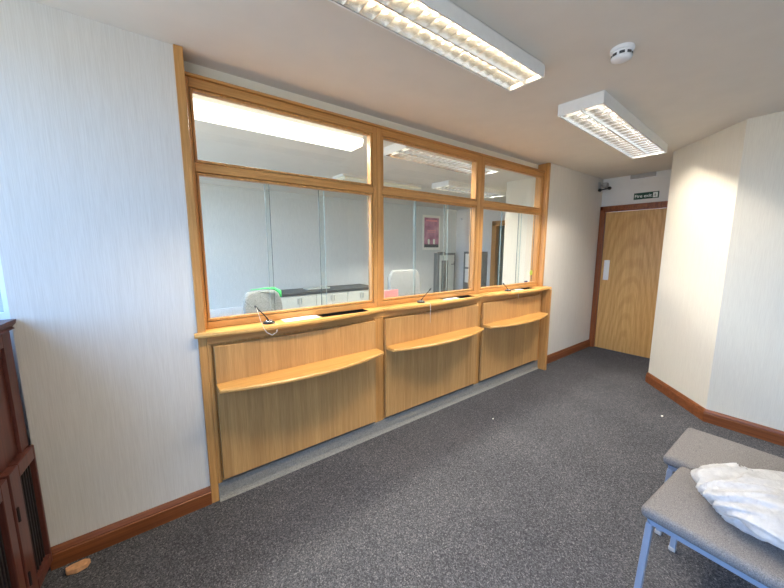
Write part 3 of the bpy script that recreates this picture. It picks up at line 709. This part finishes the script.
def plastic_bag():
    m = bpy.data.materials.new('thin_white_plastic'); m.use_nodes = True; nt = m.node_tree; nt.nodes.clear()
    o = nt.nodes.new('ShaderNodeOutputMaterial'); p = nt.nodes.new('ShaderNodeBsdfPrincipled'); t = nt.nodes.new('ShaderNodeBsdfTranslucent'); tr = nt.nodes.new('ShaderNodeBsdfTransparent')
    mx = nt.nodes.new('ShaderNodeMixShader'); mx2 = nt.nodes.new('ShaderNodeMixShader')
    f = nz(nt, coords(nt, (1, 1, 1)), 26, 4, .6, .8)
    nt.links.new(ramp(nt, f, [(.3, srgb(206, 207, 212)), (.7, srgb(232, 232, 234))]), p.inputs['Base Color']); p.inputs['Roughness'].default_value = .22
    t.inputs[0].default_value = (.92, .92, .92, 1); mx.inputs[0].default_value = .35; tr.inputs[0].default_value = (.95, .95, .95, 1)
    nt.links.new(p.outputs[0], mx.inputs[1]); nt.links.new(t.outputs[0], mx.inputs[2])
    pf = nz(nt, coords(nt, (1, 1, 1)), 11, 3, .55, .6); nt.links.new(ramp(nt, pf, [(.42, (.04, .04, .04, 1)), (.72, (.26, .26, .26, 1))]), mx2.inputs[0]); nt.links.new(mx.outputs[0], mx2.inputs[1]); nt.links.new(tr.outputs[0], mx2.inputs[2]); nt.links.new(mx2.outputs[0], o.inputs[0])
    b = nt.nodes.new('ShaderNodeBump'); b.inputs['Strength'].default_value = .8; b.inputs['Distance'].default_value = .012
    g = nz(nt, coords(nt, (1, 1.8, 1), rot=(0, 0, .5)), 34, 3, .6, 1.5); nt.links.new(g, b.inputs['Height']); nt.links.new(b.outputs[0], p.inputs['Normal'])
    cx, cy, cz = 1.835, -.005, .4585
    e = empty('plastic_bag', (cx, cy, cz), 'crumpled white plastic carrier bag lying on the nearer grey chair', 'bag')
    mb = MB(); bmesh.ops.create_icosphere(mb.bm, subdivisions=6, radius=1)
    for v in mb.bm.verts:
        p_ = v.co.copy(); a = math.atan2(p_.y, p_.x)
        d = noise.noise(p_*1.3 + Vector((3, 1, 2)))*.26
        # long soft folds radiating from the gathered end, with sharper creases between them
        gx, gy = p_.x+.9, p_.y-1.1
        th = math.atan2(gy, gx); rr = math.hypot(gx, gy)
        q = Vector((th*5.2, rr*.7, p_.z*1.4))
        fold = 1-abs(noise.noise(q))*2.4
        q2 = Vector((th*11, rr*1.3, p_.z*2+5))
        d += .13*fold + .03*(1-abs(noise.noise(q2))*2.4) + .02*noise.noise(p_*7)
        s_ = 1+d
        X_ = p_.x*.215*s_; Y_ = p_.y*.205*s_; Zz = p_.z*.082*s_
        Zz = .066 + (Zz if Zz > 0 else Zz*.8)
        Zz = max(Zz, .003 + .004*abs(noise.noise(p_*6)))
        v.co = Vector((cx+X_, cy+Y_, cz+Zz))
    mb.build('body', m, e, smooth=True)
    # the two gathered handle loops flopping to the sides
    def strap(pts, w_, nm):
        f = MB(); rows = []
        P_ = [Vector(p) for p in pts]
        N = 28
        def cr(t):
            k = t*(len(P_)-1); i = min(int(k), len(P_)-2); u = k-i
            p0, p1, p2, p3 = P_[max(i-1, 0)], P_[i], P_[i+1], P_[min(i+2, len(P_)-1)]
            return .5*((2*p1)+(-p0+p2)*u+(2*p0-5*p1+4*p2-p3)*u*u+(-p0+3*p1-3*p2+p3)*u**3)
        for i in range(N+1):
            t = i/N; c = cr(t); d = (cr(min(t+.02, 1))-cr(max(t-.02, 0))).normalized(); side = d.cross(Vector((0, 0, 1))).normalized()
            row = []
            for j in range(9):
                u = (j/8-.5)*2; ww = w_*(1-.35*math.sin(math.pi*t))
                row.append(f.bm.verts.new(c + side*u*ww + Vector((0, 0, .006*math.sin(j*2.4+t*9) + .004*noise.noise(Vector((t*9, u*2, 1)))))))
            rows.append(row)
        for a_, b_ in zip(rows, rows[1:]):
            for j in range(8): f._f([a_[j], a_[j+1], b_[j+1], b_[j]])
        o = f.build(nm, m, e, smooth=True); s_ = o.modifiers.new('thick', 'SOLIDIFY'); s_.thickness = .0012
    strap([(cx-.05, cy+.14, cz+.11), (cx-.02, cy+.205, cz+.095), (cx+.06, cy+.20, cz+.090), (cx+.10, cy+.12, cz+.125)], .026, 'handle')
    strap([(cx+.10, cy+.08, cz+.13), (cx+.19, cy+.10, cz+.085), (cx+.22, cy+.02, cz+.06), (cx+.14, cy-.03, cz+.12)], .026, 'handle')
    return e
plastic_bag()

# bits on the carpet
f = MB(); f.prism([(-.415, 1.972), (-.395, 1.985), (-.345, 1.978), (-.328, 1.968), (-.335, 1.945), (-.372, 1.940), (-.405, 1.950)], .0005, .020)
for v in f.bm.verts:
    v.co += Vector((noise.noise(v.co*90)*.006, noise.noise(v.co*90+Vector((5, 0, 0)))*.006, abs(noise.noise(v.co*60))*.014 if v.co.z > .01 else 0))
tag(f.build('broken_chip', M['stone'], bevel=.003), 'tan broken chip lying on the carpet by the left skirting board', 'chip')
def scrap(x, y, s, lbl):
    f = MB(); bmesh.ops.create_icosphere(f.bm, subdivisions=2, radius=s)
    for v in f.bm.verts: v.co = Vector((v.co.x*(1+.4*noise.noise(v.co*200)), v.co.y*.6, max(0, v.co.z*.4+s*.3))) + Vector((x, y, .0005))
    tag(f.build('paper_scrap', M['paper_white']), lbl, 'scrap', 'scraps on the carpet')
scrap(2.349, 1.611, .010, 'tiny pale scrap on the carpet below the middle and right counter panels')
scrap(3.599, .717, .014, 'small pale scrap on the carpet near the angled wall')

# ================================================================== OFFICE FURNITURE
def operator_chair(label, loc, rz, w, ztop, zbot, arms):
    e = empty('office_chair', (0, 0, 0), label, 'chair', 'pale office chairs behind the glass')
    o = rounded_slab('backrest', M['office_seat'], e, -w/2, w/2, -(ztop-zbot)/2, (ztop-zbot)/2, -.03, .03, .028, .01, nx=10, ny=10)
    bm = bmesh.new(); bm.from_mesh(o.data)
    H2 = (ztop-zbot)/2
    for v in bm.verts:
        t = v.co.y/H2
        if t > 0: v.co.x *= 1-.28*t**4
        else: v.co.x *= 1-.08*t*t
        v.co.y -= .06*H2*(abs(v.co.x)/(w/2))**3*(1 if t > .3 else 0)
    bm.to_mesh(o.data); bm.free()
    o.location = (0, -.02, (ztop+zbot)/2); o.rotation_euler = (R(90-6), 0, 0)
    zs = zbot-.16
    rounded_slab('seat', M['office_seat'], e, -.24, .24, .02, .48, zs-.06, zs, .025, .01)
    f = MB(); f.tube([(0, .2, zs-.075), (0, .02, zs-.075), (0, -.07, zs-.03), (0, -.075, zbot+.1)], .014, 10); f.build('back_stem', M['black_plastic'], e, smooth=True, off=(0, 0, 0))
    f = MB(); f.lathe([(.028, .10), (.028, .3), (.018, .301), (.018, zs-.055)], (0, .25, 0), 16); f.build('column', M['black_plastic'], e, off=(0, 0, 0))
    for k in range(5):
        a = 2*math.pi*k/5+.3; x, y = .29*math.cos(a), .29*math.sin(a)
        leg = MB().tube([(0, .25, .115), (x*.6, .25+y*.6, .10), (x, .25+y, .065)], [.024, .018, .014], 8).build('leg', M['black_plastic'], e, smooth=True, off=(0, 0, 0))
        c = MB(); c.lathe([(.010, -.02), (.025, -.018), (.025, .018), (.010, .02)], (x, .25+y, .0255), 14, 'x'); c.build('caster', M['black_plastic'], leg, off=(0, 0, 0))
    f = MB(); f.lathe([(.17, .30), (.185, .305), (.185, .32), (.17, .325)], (0, .25, 0), 30)
    if arms:
        for s in (-1, 1):
            f = MB(); f.tube([(s*.25, .15, zs-.04), (s*.29, .15, zs-.03), (s*.30, .15, zs+.18)], .012, 8)
            f.build('arm_post', M['black_plastic'], e, smooth=True, off=(0, 0, 0))
            MB().box(s*.30-.03, s*.30+.03, .0, .25, zs+.18, zs+.21).build('arm_pad', M['pad'], e, .01, off=(0, 0, 0))
    e.location = loc; e.rotation_euler = (0, 0, rz)
    return e
operator_chair('pale fabric office chair with green strap, behind the left service window', (.84, 3.10, 0), R(8), .36, 1.115, .74, False)
operator_chair('pale high backed office chair with dark arm rests, behind the middle service window', (2.62, 3.20, 0), R(-4), .50, 1.235, .80, True)
f = MB(); f.tube([(.74, 3.085, 1.128), (.80, 3.06, 1.133), (.86, 3.055, 1.138), (.94, 3.05, 1.132), (.985, 3.03, 1.10), (.99, 3.02, 1.05)], [.003, .004, .005, .012, .016, .008], 8)
tag(f.build('green_strap', M['green_strap'], smooth=True), 'bright green strap draped over the office chair back', 'strap')

# worktop and cupboards on the back wall
tag(box('worktop', M['dark_top'], (1.72, 3.62, 5.28, 5.898, .715, .755), bevel=.004), 'dark grey worktop along the office back wall', 'worktop')
xs_c = [1.74, 2.36, 2.98, 3.60]
for i, (a, b) in enumerate(zip(xs_c, xs_c[1:])):
    e = empty('base_cabinet', ((a+b)/2, 5.6, 0), ('leftmost', 'middle', 'rightmost')[i] + ' cream cupboard under the dark office worktop', 'cabinet', 'cream cupboards under the office worktop')
    MB().box(a+.001, b-.001, 5.33, 5.895, .0, .714).build('body', M['cream_door'], e)
    for k, (c, d) in enumerate(((a+.004, (a+b)/2-.002), ((a+b)/2+.002, b-.004))):
        dr = MB().box(c, d, 5.31, 5.329, .08, .705).build('door', M['cream_door'], e, .003)
        hx = d-.03 if k == 0 else c+.03
        MB().tube([(hx, 5.295, .56), (hx, 5.295, .66)], .006, 8).build('handle', M['chrome'], dr)
f = MB()
for i in range(7): f.tube([(2.35+.055*i, 5.62+.01*(i % 2), .757+.006), (2.38+.055*i, 5.64, .763)], .006, 6)
tag(MB().box(2.3, 2.75, 5.55, 5.75, .7555, .775).build('paper_pile', M['cream_door'], bevel=.003), 'flat pile of papers on the dark office worktop', 'papers')

# radiator low on the back wall
e = empty('radiator', (1.0, 5.85, .1), 'white ribbed radiator low on the office back wall at the left', 'radiator')
MB().box(.45, 1.55, 5.82, 5.86, .12, .53).build('panel', M['white_metal'], e, .006)
f = MB()
for i in range(26): f.box(.47+.0415*i, .492+.0415*i, 5.808, 5.82, .14, .50)
f.build('ribs', M['white_metal'], e, .003)
MB().box(.46, 1.54, 5.86, 5.899, .2, .26).build('wall_bracket', M['white_metal'], e)

# poster: pink wash, dark band at foot, two pale glasses
e = empty('poster', (5.69, YB, 1.46), 'pink poster with white border on the office back wall', 'poster')
MB().box(5.40, 5.99, YB-.010, YB-.0005, 1.465, 2.30).build('border', M['paper_white'], e)
m, nt_, b_ = new_mat('pink_print'); g_ = nz(nt_, coords(nt_, (1, 1, 1)), 5, 4)
nt_.links.new(ramp(nt_, g_, [(.3, srgb(150, 78, 104)), (.55, srgb(206, 138, 160)), (.75, srgb(228, 178, 190))]), b_.inputs['Base Color']); b_.inputs['Roughness'].default_value = .4
MB().box(5.45, 5.94, YB-.012, YB-.010, 1.60, 2.24).build('print', m, e)
MB().box(5.45, 5.94, YB-.012, YB-.010, 1.525, 1.60).build('foot_band', M['pad'], e)
for x in (5.60, 5.78):
    MB().prism([(x-.018, 1.60), (x+.018, 1.60), (x+.034, 1.64), (x+.036, 1.70), (x+.022, 1.73), (x-.022, 1.73), (x-.036, 1.70), (x-.034, 1.64)], YB-.013, YB-.012, 'y').build('cup', M['paper_white'], e)
for b_ in ((5.50, 5.88, 2.15, 2.19), (5.55, 5.84, 1.93, 1.945), (5.56, 5.82, 1.89, 1.905)):
    MB().box(b_[0], b_[1], YB-.0128, YB-.012, b_[2], b_[3]).build('pale_line', M['pink'], e)

# grey framed cabinet with pale door
e = empty('tall_cabinet', (6.11, 5.82, 0), 'grey framed cabinet with pale door and dark vertical panel, against the office back wall', 'cabinet')
MB().box(5.79, 6.43, 5.75, 5.895, 0, 1.385).build('body', M['grey_cab'], e, .012)
dr = MB().box(5.845, 6.36, 5.73, 5.749, .05, 1.33).build('door', M['pale_door'], e, .003)
MB().box(5.90, 6.13, 5.724, 5.7295, .10, 1.20).build('dark_panel', M['dark_glass'], dr)
MB().tube([(6.24, 5.71, 1.10), (6.33, 5.71, 1.10), (6.33, 5.70, 1.17)], .010, 8).build('handle', M['pad'], dr)
MB().box(5.88, 6.06, 5.77, 5.87, 1.386, 1.41).build('top_pad', M['pad'], e, .006)
# grey cupboard along the right wall, with notices
e = empty('side_cabinet', (6.45, 5.2, 0), 'grey metal cabinet against the office right wall beside the doorway', 'cabinet')
MB().box(6.36, 6.598, 4.88, 5.42, 0, 1.42).build('body', M['grey_cab'], e, .008)
for z0, z1, n_ in ((1.04, 1.37, 'upper'), (.66, 1.0, 'lower')):
    tag(MB().box(6.354, 6.359, 5.0, 5.36, z0, z1).build('notice', M['paper_white']), n_ + ' white notice sheet on the grey metal cabinet', 'notice', 'notices on the grey cabinet')
# curtain in the doorway
f = MB(); pts = []
N = 60
for i in range(N+1): t = i/N; pts.append((XO+.06+.022*math.sin(t*math.pi*12), 4.64-.56*t))
pts2 = [(x+.004, y) for x, y in reversed(pts)]
f.prism(pts+pts2, .02, 2.015); tag(f.build('door_curtain', M['curtain'], smooth=False), 'grey pleated curtain hanging in the office doorway', 'curtain')
f = MB(); f.tube([(6.592, 5.727, 2.24), (6.56, 5.727, 2.24)], .03, 12); tag(f.build('wall_sensor', M['white_plastic'], bevel=.004), 'small white sensor high on the office right wall', 'sensor')
